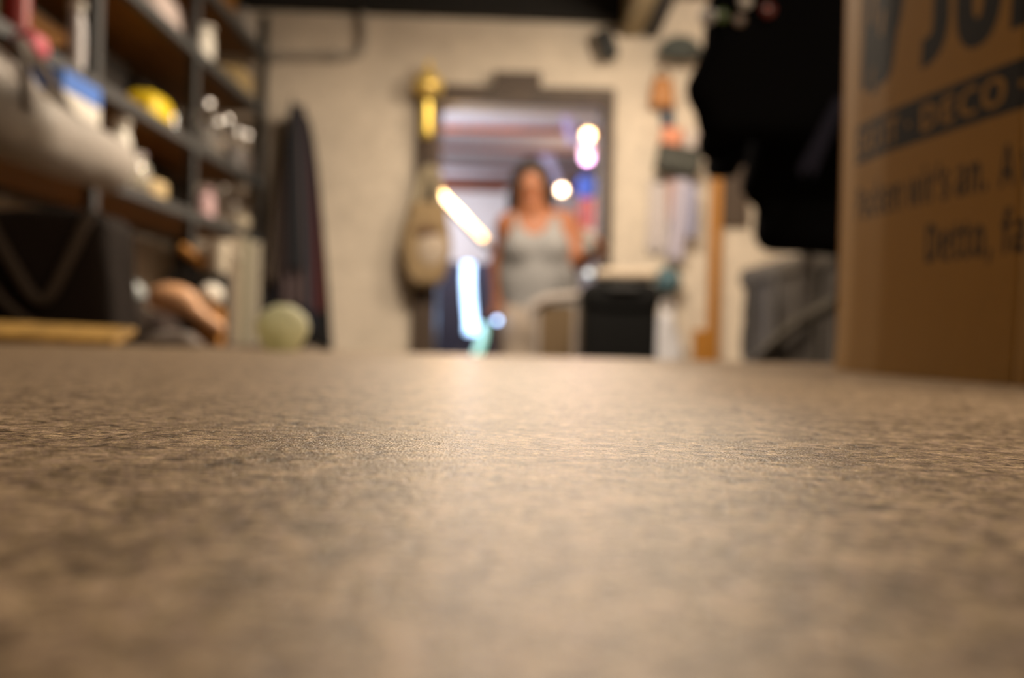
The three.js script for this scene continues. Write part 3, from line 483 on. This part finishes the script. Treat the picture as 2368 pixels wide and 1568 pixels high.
{ // column of small things on the wall right of the doorway
  const z = -DW, wallAt = (px, py) => { const p = P(px, py, DW - .05); return V(p.x, p.y, z); };
  const cap = thing('felt_hat', 'grey green felt hat hanging at the top right of the plastered wall', 'hat', wallAt(1568, 118));
  part('crown', new THREE.SphereGeometry(.10, 28, 16, 0, Math.PI * 2, 0, Math.PI / 2).scale(1.1, .9, .9).rotateX(.5), cloth(lin(.10, .115, .105)), cap, V(0, -.03, .10)); part('brim', new THREE.CylinderGeometry(.09, .10, .012, 28).scale(1, 1, .8), cloth(lin(.09, .10, .095)), cap, V(.02, -.05, .16)); part('peg', bar(V(0, .0, 0), V(0, .02, .10), .008), darkWood, cap);
  const po = thing('orange_pouch', 'orange brown leather pouch hanging beside the black coats', 'pouch', wallAt(1532, 205)); part('pouch_body', sack(.12, .16, .07, .008, 12, 71, .3, .009).translate(0, -.10, .05), std(lin(.40, .17, .045), .5), po); part('loop', new THREE.TorusGeometry(.03, .006, 8, 20).translate(0, .08, .02), std(lin(.2, .1, .03), .6), po); part('peg', bar(V(0, .105, 0), V(0, .11, .05), .006), darkWood, po);
  const bl = wallAt(1546, 262); single('blue_ribbon', drape(.03, .035, .10, 2, .006, .5), cloth(lin(.06, .10, .16)), V(bl.x, bl.y + .04, z + .011), 'short dull blue ribbon pinned under the orange pouch', 'ribbon');
  const ow = wallAt(1566, 318), db = wallAt(1566, 376);
  const sh = thing('dark_wall_box', 'dark green black box fixed slanting on the wall over the pale towels', 'box', V(db.x, db.y, z + .07)); sh.rotation.z = -.16; part('box_body', box(.21, .115, .14, .012), std(lin(.028, .030, .022), .6), sh); part('box_lid', box(.214, .02, .144, .008), std(lin(.02, .02, .016), .6), sh, V(0, .058, 0));
  single('orange_white_packet', join([boxAt(.10, .09, .07, 0, .045, 0, .01)]), std(lin(.62, .22, .11), .5), V(ow.x - .04, db.y + .080, z + .06), 'orange packet standing on the dark wall box', 'packet').rotation.z = -.16;
  single('white_roll', cyl(.036, .036, .09, 28), std(lin(.55, .48, .45), .7), V(ow.x + .066, db.y + .107, z + .065), 'white roll standing on the dark wall box beside the orange packet', 'roll').rotation.z = -.16;
  const tw = [['white', lin(.74, .68, .68), 1526, 415, .055, .36, 0], ['pale pink', lin(.72, .48, .44), 1552, 415, .03, .22, .02], ['pale lilac', lin(.66, .62, .74), 1578, 415, .045, .40, -.03], ['pale blue grey', lin(.45, .46, .64), 1598, 430, .03, .26, 0]];
  tw.forEach(([n, c, px, py, hw, len, ln], i) => { const p = wallAt(px, py); single('hanging_towel', drape(hw * .8, hw, len, 2.5, .010, i, ln, 1, .008), cloth(c), V(p.x, p.y, z + .02 + .026 * i), `${n} towel hanging under the dark wall box`, 'towel', 'towels under the dark wall box'); });
  const r0 = wallAt(1516, 418), r1 = wallAt(1612, 424); single('towel_rail', bar(V(r0.x, r0.y + .004, z + .03), V(r1.x, r1.y + .004, z + .03), .008), steel, V(0, 0, 0), 'thin steel rail above the hanging towels', 'rail');
  const tb = wallAt(1542, 650), ball = thing('teal_ball', 'dark teal ball hanging on the wall below the pale towels', 'ball', V(tb.x, tb.y, z + .075)); part('sphere', new THREE.SphereGeometry(.068, 32, 22), std(lin(.055, .12, .15), .45), ball); part('cord', bar(V(0, .06, 0), V(0, .14, -.06), .004), steel, ball);
  const wbag = wallAt(1536, 786), pb = thing('white_plastic_bag', 'white plastic bag hanging low on the wall beside the black bin', 'bag', V(wbag.x, wbag.y, z + .09)); part('bag_body', surfaceNet((x, y, zz) => rbox(x, y, zz, V(0, -.14, 0), .085 - .05 * smooth(-.08, .16, y), .29, .065, .05) - .012 * fbm3(x * 10, y * 6, zz * 10), V(-.15, -.48, -.09), V(.15, .2, .11), .012), std(lin(.58, .58, .62), .45), pb); part('handle', tube([V(-.02, .13, 0), V(-.01, .19, -.03), V(.02, .19, -.03), V(.03, .13, 0)], .006), std(lin(.58, .58, .62), .45), pb); part('peg', bar(V(0, .185, -.09), V(0, .19, -.02), .006), darkWood, pb);
}
{ // wooden poles leaning at the right end of the plastered wall
  const top = P(1657, 335, DW - .05), x = P(1655, 800, DW - .1).x;
  single('tall_wooden_post', box(.055, top.y, .05, .006), amberWood, V((top.x + x) / 2, top.y / 2, -DW + .04), 'tall amber brown wooden post against the plastered wall', 'post');
  const s = P(1624, 762, DW - .1); single('short_wooden_post', box(.07, s.y, .05, .006), amberWood, V(s.x, s.y / 2, -DW + .05), 'short amber brown wooden post beside the tall one', 'post');
  const q = P(1706, 345, DW - .05); single('brown_wall_board', box(M(DW, 62), .38, .03, .004), darkWood, V(q.x, q.y - .19, -DW + .016), 'dark brown board fixed high on the plastered wall by the tall post', 'board');
}
// ---------------------------------------------------------------- black coats and the hamper along the right wall
{
  const blk = new THREE.MeshPhysicalMaterial({ color: lin(.006, .006, .0065), roughness: .95, specularIntensity: 0, bumpMap: fuzzBump, bumpScale: .0015 }), D1 = 2.75, D2 = 3.25;
  const rail = thing('clothes_rail', 'dark steel clothes rail along the right wall holding black coats', 'rail', V(.96, 2.02, -3.0)); part('rod', bar(V(0, 0, -1.2), V(0, 0, 1.2), .014), steel, rail); for (const z of [-1.1, 1.1]) part('bracket', bar(V(0, 0, z), V(XR - .96, .02, z), .012), steel, rail);
  function coat(label, D, xL, xR, hemPx, sleeve, name = 'black_coat', mat = blk) {
    const cx = .96, a = P(xL, 400, D).x - cx, b = P(xR, 400, D).x - cx, hem = P(1750, hemPx, D).y - 2.0, t = thing(name, label, 'coat', V(cx, 2.0, -D), 'coats on the clothes rail');
    const sh = -.16, mid = (a + b) / 2;
    part('coat_body', surfaceNet((x, y, z) => {
      const v = clamp((y - hem) / (sh - hem), 0, 1), hw = (b - a) / 2 * lerp(1, .92, v), c = lerp(mid, mid * .3, smooth(.7, 1, v));
      let d = rbox(x, y, z, V(c, (hem + sh) / 2, 0), hw, (sh - hem) / 2, .075, .06);
      d = smin(d, capsule(x, y, z, V(0, sh - .02, 0), V(0, -.10, 0), .11, .05), .05);
      if (sleeve) { d = smin(d, capsule(x, y, z, V(a * .55, sh - .05, 0), V(a * .96, sleeve - 2, .03), .075, .06, 1, .8), .04); d = smin(d, capsule(x, y, z, V(b * .7, sh - .05, 0), V(b * .97, sleeve - 2, .03), .075, .06, 1, .8), .04); }
      return d - .012 * fbm3(x * 8 + D * 7, y * 3, z * 8);
    }, V(a - .14, hem - .06, -.18), V(b + .14, .02, .18), .016), mat, t);
    part('hanger', join([tube([V(0, -.09, 0), V(0, -.02, 0), V(.02, .02, 0), V(0, .045, 0), V(-.025, .03, 0)], .004), bar(V(-.17, -.15, 0), V(0, -.09, 0), .006), bar(V(.17, -.15, 0), V(0, -.09, 0), .006)]), steel, t); return t;
  }
  const front = coat('short wide black coat with pin badges nearest the cardboard box', D1, 1612, 2040, 330, 1.46);
  coat('long black coat reaching lower than the others', 3.02, 1748, 2010, 585, 1.25);
  coat('black coat hanging between the long one and the farthest one', 3.30, 1640, 1930, 360, 1.42);
  coat('black coat farthest along the rail from the cardboard box', 3.62, 1655, 1880, 380, 1.40);
  const zb = .105; for (const [px, py, r, c, nm] of [[1636, 38, .022, lin(.30, .28, .27), 'grey'], [1670, 36, .018, lin(.06, .10, .02), 'green'], [1710, 46, .016, lin(.20, .15, .12), 'beige'], [1724, 4, .018, lin(.55, .52, .48), 'white'], [1776, 22, .020, lin(.14, .02, .015), 'red']]) { const p = P(px, py, D1 - zb); part('pin_badge', new THREE.SphereGeometry(r, 18, 12).scale(1, 1, .35), std(c, .25), front, V(p.x - .96, p.y - 2.0, zb), nm + ' pin badge'); }
  const la = P(1945, 225, D1 - .11), lb = P(1866, 398, D1 - .11); part('sash', drape(.016, .024, la.y - lb.y, 1.5, .004, 1, lb.x - la.x, 1, .004), cloth(lin(.014, .014, .035)), front, la.sub(V(.96, 2.0, -D1)), 'dark blue sash');
}
{
  const t = thing('wicker_hamper', 'large dark grey brown hamper with pale straps against the right wall', 'hamper', V(1.145, 0, -3.97)), m = cloth(lin(.040, .031, .024)), W = .23, L = 1.4, top = 1.10;
  part('hamper_body', surfaceNet((x, y, z) => rbox(x, y, z, V(0, top / 2, 0), W / 2, top / 2, L / 2, .05) - .016 * fbm3(x * 8, y * 8, z * 6), V(-.28, -.03, -.82), V(.28, top + .06, .82), .02), m, t);
  part('lid', surfaceNet((x, y, z) => rbox(x, y, z, V(0, top - .02, 0), W / 2 + .014, .045, L / 2 + .012, .03) - .006 * fbm3(x * 10, y * 8, z * 8 + 5), V(-.28, top - .12, -.82), V(.28, top + .08, .82), .014), cloth(lin(.062, .050, .038)), t);
  for (const z of [.50, -.05, -.50]) part('strap', boxAt(.012, .8, .05, -W / 2 - .012, top - .42, z, .004), cloth(lin(.07, .058, .045)), t);
  part('strap', tube([V(-W / 2 + .01, top - .16, .66), V(-W / 2 - .03, top - .24, .30), V(-W / 2 - .025, top - .34, -.15), V(-W / 2 + .01, top - .40, -.6)], .02), cloth(lin(.11, .095, .072)), t, null, 'pale drooping strap');
}

// ---------------------------------------------------------------- furniture at the doorway
{
  const D = 4.45, a = P(1346, 800, D).x, b = P(1508, 800, D).x, top = P(1425, 656, D).y;
  const t = thing('black_bin', 'tall black bin with a domed lid beside the doorway', 'bin', V((a + b) / 2, 0, -D)), m = new THREE.MeshPhysicalMaterial({ color: lin(.005, .005, .005), roughness: .8, specularIntensity: .25 });
  part('bin_body', box(b - a, top - .07, .34, .03), m, t, V(0, (top - .07) / 2, 0));
  part('lid', surfaceNet((x, y, z) => rbox(x, y, z, V(0, 0, 0), (b - a) / 2 + .008, .05 + .02 * Math.cos(x * 8), .18, .035), V(-.22, -.1, -.22), V(.22, .12, .22), .012), m, t, V(0, top - .065, 0)); part('lid_handle', box(.12, .02, .03, .006), std(lin(.02, .02, .02), .5), t, V(0, top - .03, .18));
  const fc = P(1450, 640, D + .06); single('beige_folded_cloth', surfaceNet((x, y, z) => rbox(x, y, z, V(0, .028, 0), .13, .026, .11, .02) - .005 * fbm3(x * 12, y * 12, z * 12), V(-.17, -.02, -.15), V(.17, .09, .15), .01), cloth(lin(.56, .46, .35)), V((a + b) / 2 + .03, top + .008, -D - .02), 'beige folded cloth lying on the black bin', 'cloth');
  const orb = P(1357, 636, D); const s = thing('pale_blue_glint', 'tiny glowing bead in place of a pale blue glint at the black bin', 'light', V(orb.x, top - .004, -D + .1)); part('bulb', new THREE.SphereGeometry(.014, 20, 14), glow(.9, 1.2, 1.3), s, V(0, orb.y - top + .004, 0)); part('stem', bar(V(0, 0, 0), V(0, orb.y - top, 0), .004), steel, s);  // glowing bead on a stem stands in for a small highlight
}
{ // chair in front of the person
  const D = 4.4, a = P(1250, 760, D), t = thing('brown_chair', 'brown backed chair with a pale bent top rail before the person', 'chair', V(P(1270, 760, D).x, 0, -D)), cm = grain(96, 78, 54, .4, .6, 2), rl = cloth(lin(.46, .40, .36));
  const pt = (x, y, dz = 0) => P(x, y, D).sub(t.position).add(V(0, 0, dz));
  part('top_rail', tube([pt(1222, 742), pt(1232, 712), pt(1262, 694), pt(1305, 688), pt(1340, 684)], .022), rl, t);
  const top = pt(1290, 706).y; part('backrest', box(.17, top - .50, .03, .01), cm, t, V(.045, (top + .50) / 2, -.01));
  part('seat', box(.25, .05, .34, .015), cm, t, V(0, .45, .18)); for (const sx of [-1, 1]) for (const z of [.02, .34]) part('leg', bar(V(sx * .10, 0, z), V(sx * .10, .43, z), .015), darkWood, t);
  for (const sx of [-.05, .11]) part('back_post', bar(V(sx, .45, .0), V(sx, top, -.005), .014), rl, t);
}

// ---------------------------------------------------------------- person in the doorway
{
  const D = 4.92, at = (x, y, dz = 0) => P(x, y, D - dz), org = V(P(1240, 780, D).x, 0, -D);
  const t = thing('person', 'person in a grey tank top and beige trousers holding a cup in the doorway', 'person', org), q = (x, y, dz = 0) => at(x, y, dz).sub(org);
  const head = q(1228, 434, .02), chin = q(1230, 476, .06), neckT = q(1230, 478), neckB = q(1234, 512, -.02), chest = q(1240, 560), waist = q(1246, 640), hip = q(1250, 722);
  const shL = q(1176, 522), shR = q(1306, 516), elL = q(1150, 612, -.06), wrL = q(1150, 690, -.02), haL = q(1152, 722, .03);
  const elR = q(1340, 604, .06), wrR = q(1382, 582, .24), cupP = q(1360, 556, .31);
  const kneeY = .46, hL = V(hip.x - .085, hip.y - .05, 0), hR = V(hip.x + .085, hip.y - .05, 0), kL = V(hip.x - .10, kneeY, .02), kR = V(hip.x + .10, kneeY, .02), aL = V(hip.x - .10, .08, -.02), aR = V(hip.x + .11, .08, -.02);
  const torso = (x, y, z) => {
    let d = capsule(x, y, z, V(chest.x, chest.y + .03, 0), V(waist.x, waist.y, .01), .128, .128, 1.22, .86);
    d = smin(d, capsule(x, y, z, waist, V(hip.x, hip.y, 0), .128, .138, 1.28, .92), .06);
    d = smin(d, capsule(x, y, z, shL, shR, .055, .055), .07);
    for (const s of [-1, 1]) d = smin(d, ellip(x, y, z, V(chest.x + s * .07, chest.y - .03, .085), .072, .075, .065), .035);
    return d;
  };
  const bodyF = (x, y, z) => {
    let d = torso(x, y, z);
    d = smin(d, capsule(x, y, z, neckB, neckT, .052, .046), .03);
    d = smin(d, ellip(x, y, z, V(head.x, head.y + .01, head.z - .01), .074, .105, .092), .03);
    d = smin(d, ellip(x, y, z, chin, .05, .045, .05), .04);
    d = smin(d, capsule(x, y, z, V(head.x, head.y + .005, head.z + .083), V(head.x, head.y - .03, head.z + .10), .009, .016), .012);   // nose
    for (const s of [-1, 1]) { d = Math.max(d, -ellip(x, y, z, V(head.x + s * .031, head.y + .008, head.z + .092), .018, .011, .014)); d = smin(d, ellip(x, y, z, V(head.x + s * .076, head.y - .01, head.z - .01), .010, .028, .018), .008); }
    d = smin(d, ellip(x, y, z, V(head.x, head.y - .056, head.z + .083), .024, .008, .010), .006);                                    // lips
    d = smin(d, capsule(x, y, z, shL, elL, .052, .040), .03); d = smin(d, capsule(x, y, z, elL, wrL, .040, .028), .02);
    d = smin(d, capsule(x, y, z, shR, elR, .054, .042), .03); d = smin(d, capsule(x, y, z, elR, wrR, .042, .029), .02);
    for (const [h, k, a] of [[hL, kL, aL], [hR, kR, aR]]) { d = smin(d, capsule(x, y, z, h, k, .088, .058), .05); d = smin(d, capsule(x, y, z, k, a, .056, .036), .03); d = smin(d, capsule(x, y, z, V(a.x, .045, a.z - .03), V(a.x, .035, a.z + .13), .036, .030), .03); }
    return d;
  };
  const hand = (w, dir, side, curl, c) => {                          // palm and five fingers; w wrist, dir along the hand, side towards the thumb
    const up = dir.clone().normalize(), sd = side.clone().normalize(), nn = new THREE.Vector3().crossVectors(up, sd).normalize(), at2 = (a, b, d) => w.clone().addScaledVector(up, a).addScaledVector(sd, b).addScaledVector(nn, d);
    const bones = [];
    for (let f = 0; f < 4; f++) { const b = .030 - f * .020, L = [.072, .080, .075, .06][f], p0 = at2(.06, b * .8, 0), p1 = at2(.085, b, curl * .008), p2 = at2(.085 + L * .45, b, curl * L * .35), p3 = at2(.085 + L * .55, b, curl * L * .85); bones.push([p0, p1, .0105, .010], [p1, p2, .010, .009], [p2, p3, .009, .0075]); }
    const h0 = at2(.02, .03, .004), h1 = at2(.05, .058, .012 * curl), h2 = at2(.075, .062, .035 * curl); bones.push([h0, h1, .013, .011], [h1, h2, .011, .0085]);
    const f = (x, y, z) => { let d = capsule(x, y, z, at2(0, 0, 0), at2(.02, 0, 0), .026, .028); for (const s of [-.026, -.008, .010, .026]) d = smin(d, capsule(x, y, z, at2(.01, s * .7, 0), at2(.075, s, 0), .015, .013), .012); let e = 1; for (const [a, b, r0, r1] of bones) e = Math.min(e, capsule(x, y, z, a, b, r0, r1)); return smin(d, e, .006); };
    return surfaceNet(f, c.clone().subScalar(.15), c.clone().addScalar(.15), .0045);
  };
  const gBody = surfaceNet(bodyF, V(-.36, -.02, -.32), V(.42, 1.70, .42), .0115);
  const gR = hand(wrR, V(-.25, .75, .55), V(-.5, .5, -.3), 1, wrR.clone().add(V(0, .05, .03))), gL = hand(wrL, haL.clone().sub(wrL), V(1, .2, .6), .8, haL.clone());
  const skin = std(lin(.30, .11, .048), .6);
  part('body', join([gBody, gR, gL]), skin, t);
  const ringTop = (x, y, z) => { let d = torso(x, y, z) - .011; d = Math.max(d, y - (shL.y + .045), (hip.y - .035) - y); d = Math.max(d, -ellip(x, y, z, V(neckB.x, neckB.y + .02, .09), .075, .10, .14)); for (const s of [shL, shR]) d = Math.max(d, -ellip(x, y, z, V(s.x + Math.sign(s.x - chest.x) * .01, s.y - .01, s.z), .050, .095, .12)); return d - .004 * fbm3(x * 12, y * 10, z * 12); };
  part('tank_top', surfaceNet(ringTop, V(-.32, .70, -.25), V(.36, 1.50, .30), .0105), cloth(lin(.34, .335, .335)), t, null, 'grey sleeveless top');
  const pants = (x, y, z) => { let d = capsule(x, y, z, V(waist.x, hip.y + .04, 0), V(hip.x, hip.y - .04, 0), .142, .15, 1.26, .92); for (const [h, k, a] of [[hL, kL, aL], [hR, kR, aR]]) { d = smin(d, capsule(x, y, z, h, k, .108, .082), .05); d = smin(d, capsule(x, y, z, k, a, .082, .072), .03); } return Math.max(d, y - (hip.y + .03), .10 - y) - .005 * fbm3(x * 9, y * 6, z * 9); };
  part('trousers', surfaceNet(pants, V(-.34, .05, -.26), V(.38, 1.1, .30), .012), cloth(lin(.50, .41, .33)), t, null, 'beige trousers');
  const hair = (x, y, z) => { let d = ellip(x, y, z, V(head.x, head.y + .025, head.z - .025), .100, .118, .108); for (const s of [-1, 1]) d = smin(d, capsule(x, y, z, V(head.x + s * .080, head.y, head.z), V(head.x + s * .086, head.y - .15, head.z - .02), .032, .024), .03); d = smin(d, capsule(x, y, z, V(head.x, head.y, head.z - .07), V(head.x, head.y - .16, head.z - .09), .06, .05, 1.2, .6), .03); d = Math.max(d, -ellip(x, y, z, V(head.x, head.y - .03, head.z + .09), .066, .098, .10)); return d - .004 * noise3(x * 50, y * 14, z * 50); };
  part('hair', surfaceNet(hair, V(head.x - .16, head.y - .28, head.z - .2), V(head.x + .16, head.y + .18, head.z + .14), .008), std(lin(.022, .012, .008), .5), t, null, 'dark hair');
  for (const s of [-1, 1]) { const e = part('eye', new THREE.SphereGeometry(.0115, 16, 12).scale(1, .8, 1), std(lin(.5, .46, .42), .35), t, V(head.x + s * .030, head.y + .008, head.z + .0705)); part('iris', new THREE.SphereGeometry(.0058, 12, 8), std(lin(.03, .015, .01), .2), e, V(0, 0, .0072)); }
  part('mouth', new THREE.SphereGeometry(.02, 16, 8).scale(1, .28, .35), std(lin(.32, .09, .07), .4), t, V(head.x, head.y - .056, head.z + .089));
  for (const a of [aL, aR]) part('shoe', surfaceNet((x, y, z) => Math.max(smin(capsule(x, y, z, V(a.x, .05, a.z - .035), V(a.x, .04, a.z + .135), .048, .042), capsule(x, y, z, V(a.x, .05, a.z), V(a.x, .10, a.z - .01), .046, .042), .02), -y), V(a.x - .1, -.02, a.z - .14), V(a.x + .1, .2, a.z + .24), .009), std(lin(.03, .03, .035), .6), t);
  const bl = P(1150, 741, D - .12), bt = thing('blue_hand_light', 'tiny bright blue light held low in the hand of the person', 'light', bl); part('bulb', new THREE.SphereGeometry(.013, 20, 14), glow(3.4, 5.6, 9.5), bt); part('grip', bar(V(0, .012, 0), V(.002, .075, -.03), .008), std(lin(.02, .02, .03), .5), bt);
  const cg = thing('grey_cup', 'pale grey cup held up by the person in the doorway', 'cup', cupP.clone().add(org).add(V(0, -.045, 0)));
  part('cup_body', lathe([[0, 0], [.026, 0], [.034, .09], [.031, .09], [.024, .006], [0, .006]]), std(lin(.40, .42, .42), .4), cg);
}

// ---------------------------------------------------------------- lights and things in the room beyond
{
  // slanting warm tube lamp on a wooden rail
  const D = 6.4, a = P(1024, 452, D), b = P(1120, 552, D), t = thing('slanting_tube_lamp', 'warm glowing tube lamp slanting down a wooden rail in the room beyond', 'lamp', V(a.x, 0, -D)), q = p => p.clone().sub(t.position), dir = b.clone().sub(a).normalize(), pa = q(a), pb = q(b);
  part('tube', bar(pa, pb, .017), glow(8, 4.3, 1.15), t, null, 'warm white glowing tube');
  part('end_cap', bar(pa.clone().addScaledVector(dir, -.03), pa.clone(), .020), white, t); part('end_cap', bar(pb.clone(), pb.clone().addScaledVector(dir, .03), .020), white, t);
  const r0 = pa.clone().addScaledVector(dir, -.10).add(V(0, -.015, -.055)), r1 = pb.clone().addScaledVector(dir, .12).add(V(0, -.015, -.055));
  part('rail', bar(r0, r1, .026), darkWood, t); for (const p of [pa, pb]) part('clip', bar(p.clone().add(V(0, -.01, -.05)), p.clone().add(V(0, 0, -.016)), .008), steel, t);
  part('post', bar(V(r0.x, 0, r0.z), r0, .022), darkWood, t); part('post', bar(V(r1.x, 0, r1.z), r1, .022), darkWood, t);
  const m = a.clone().lerp(b, .5); pointLight(lin(1, .58, .22), 1.2, m.clone().add(V(0, .05, .06)), 3); pointLight(lin(1, .58, .22), .8, a.clone().add(V(0, .05, .06)), 3);
}
{ // added out of view: cool uplighter to brighten the far ceiling, and a sconce
  const t = thing('added_uplighter', 'added unseen floor uplighter brightening the ceiling of the room beyond the doorway', 'lamp', V(-.86, 0, -6.5)); part('base', cyl(.13, .14, .025, 32), steel, t, V(0, .0125, 0)); part('pole', bar(V(0, .02, 0), V(0, 1.5, 0), .012), steel, t);
  part('bowl', lathe([[.012, 1.49], [.09, 1.53], [.13, 1.60], [.125, 1.60], [.085, 1.54], [0, 1.505]]), white, t); part('bulb', new THREE.SphereGeometry(.05, 20, 14), glow(4, 4.2, 4.8), t, V(0, 1.585, 0));
  pointLight(lin(.84, .89, 1), 14, V(-.86, 1.67, -6.5), 4);
  const w = thing('added_sconce', 'added unseen sconce brightening the far white wall of the room beyond', 'sconce', V(-1.05, 1.75, -9.85)); part('plate', box(.02, .16, .12), white, w, V(.012, 0, 0)); part('bulb', new THREE.SphereGeometry(.05, 20, 14), glow(4, 4, 4.3), w, V(.09, 0, 0)); part('arm', bar(V(.02, 0, 0), V(.06, 0, 0), .01), steel, w);  // added sconce, unseen, extra light for the white far wall
  pointLight(lin(.95, .94, 1), 3, V(-.88, 1.75, -9.85), 4);
}
{ // blue white neon rope
  const D = 6.0, pts = [[1083, 608], [1082, 645], [1084, 690], [1088, 735], [1089, 772]].map(([x, y]) => P(x, y, D)), o = V(pts[2].x, 0, -D), t = thing('blue_neon_rope', 'bright blue white glowing rope light standing upright in the room beyond', 'rope light', o), q = p => p.clone().sub(o);
  part('rope', tube(pts.map(q), .034, 40, 14), glow(1.5, 2.7, 4.3), t, null, 'blue white glowing rope');
  const g = [[1116, 748], [1112, 785], [1096, 830], [1082, 890]].map(([x, y]) => P(x, y, D)); part('lower_rope', tube(g.map(q).map(p => p.add(V(.008, 0, .03))), .024, 24, 12), glow(.10, .95, .66), t, null, 'green glowing lower end');
  const last = q(g[3]); part('stand', bar(V(last.x, 0, 0), last, .018), steel, t); part('base', cyl(.12, .13, .02, 32), steel, t, V(last.x, .01, 0));
  pointLight(lin(.35, .6, 1), .2, pts[1].clone().add(V(0, 0, .1)), 3); pointLight(lin(.35, .6, 1), .2, pts[3].clone().add(V(0, 0, .1)), 3);
}
{ // blue cabinet behind the rope
  const D = 6.9, a = P(985, 800, D).x, b = P(1168, 800, D).x, top = P(1080, 606, D).y, t = thing('blue_cabinet', 'dark blue cabinet in the room beyond the doorway', 'cabinet', V((a + b) / 2, 0, -D - .2)), m = std(lin(.008, .013, .045), .6);
  part('body', box(b - a, top, .40, .006), m, t, V(0, top / 2, 0)); const dw = (b - a) / 2 - .01; for (const s of [-1, 1]) { const d = part('door', box(dw, top - .08, .02, .004), m, t, V(s * (dw / 2 + .004), top / 2, .21)); part('handle', box(.012, .10, .02, .003), chrome, d, V(-s * (dw / 2 - .035), 0, .018)); }
}
function pendant(name, label, px, py, D, r, e, shadeMat) {
  const p = P(px, py, D), t = thing(name, label, 'lamp', p); part('globe', new THREE.SphereGeometry(r, 24, 16), glow(...e), t); part('cord', bar(V(0, r * .9, 0), V(0, BC - .03 - p.y, 0), .004), steel, t); part('socket', cyl(.012, .016, .03), steel, t, V(0, r + .01, 0));
  pointLight(lin(e[0], e[1], e[2]).multiplyScalar(1 / Math.max(...e)), .7, p.clone().add(V(0, 0, r + .03)), 2); return t;
}
pendant('orange_globe_lamp', 'bright orange white globe lamp above the pink lantern', 1360, 314, 6.5, .040, [2.1, 1.15, .42]);
pendant('peach_globe_lamp', 'peach glowing globe lamp beside the head of the person', 1299, 440, 8.2, .044, [1.9, 1.2, .68]);
{
  const p = P(1358, 352, 6.62), t = thing('pink_lantern', 'glowing pink paper lantern below the orange globe lamp', 'lantern', p); part('paper', lathe([[.02, .07], [.042, .05], [.046, 0], [.042, -.05], [.02, -.07]]), std(lin(.8, .6, .75), .8, { emissive: lin(.62, .38, .60), side: THREE.DoubleSide }), t); part('rim', new THREE.TorusGeometry(.02, .004, 8, 20).rotateX(Math.PI / 2).translate(0, .07, 0), steel, t); part('cord', bar(V(0, .07, 0), V(0, BC - .03 - p.y, 0), .003), steel, t);
  pointLight(lin(1, .6, .95), .4, p.clone().add(V(0, -.1, .08)), 2);
  const b = P(1357, 432, 7.6), u = thing('blue_lantern', 'dim blue paper lantern hanging by the dark wall in the room beyond', 'lantern', b); part('paper', new THREE.SphereGeometry(.075, 24, 16).scale(1, 1.25, 1), std(lin(.06, .12, .5), .8, { emissive: lin(.04, .085, .32) }), u); part('cord', bar(V(0, .09, 0), V(0, BC - .03 - b.y, 0), .003), steel, u);
  const rib = (label, x0, y0, x1, y1, D, c, w) => { const A = P(x0, y0, D), B = P(x1, y1, D), h = BC - .032 - B.y, o = single('paper_streamer', drape(w, w, h, 1.5, .012, 1, (B.x - A.x) * h / (A.y - B.y), 1, .004), cloth(c), V(B.x - (B.x - A.x) * h / (A.y - B.y), BC - .032, -D), label, 'streamer', 'paper streamers'); return o; };
  rib('lavender paper streamer slanting down towards the orange globe lamp', 1302, 250, 1326, 330, 6.9, lin(.40, .40, .72), .04);
  rib('pale blue paper streamer slanting down towards the peach globe lamp', 1266, 375, 1288, 440, 8.4, lin(.42, .48, .85), .055);
  const pk = P(1350, 515, 7.2), pg = thing('pink_garment', 'pink garment hanging on a cord in the room beyond', 'garment', V(pk.x + .02, pk.y + .17, -7.2));
  part('cloth', drape(.06, .075, .34, 2.5, .012, 2), cloth(lin(.62, .20, .18)), pg); part('cord', bar(V(0, -.005, 0), V(0, BC - .03 - pk.y - .17, 0), .004), steel, pg);
}
renderer.render(scene, camera);
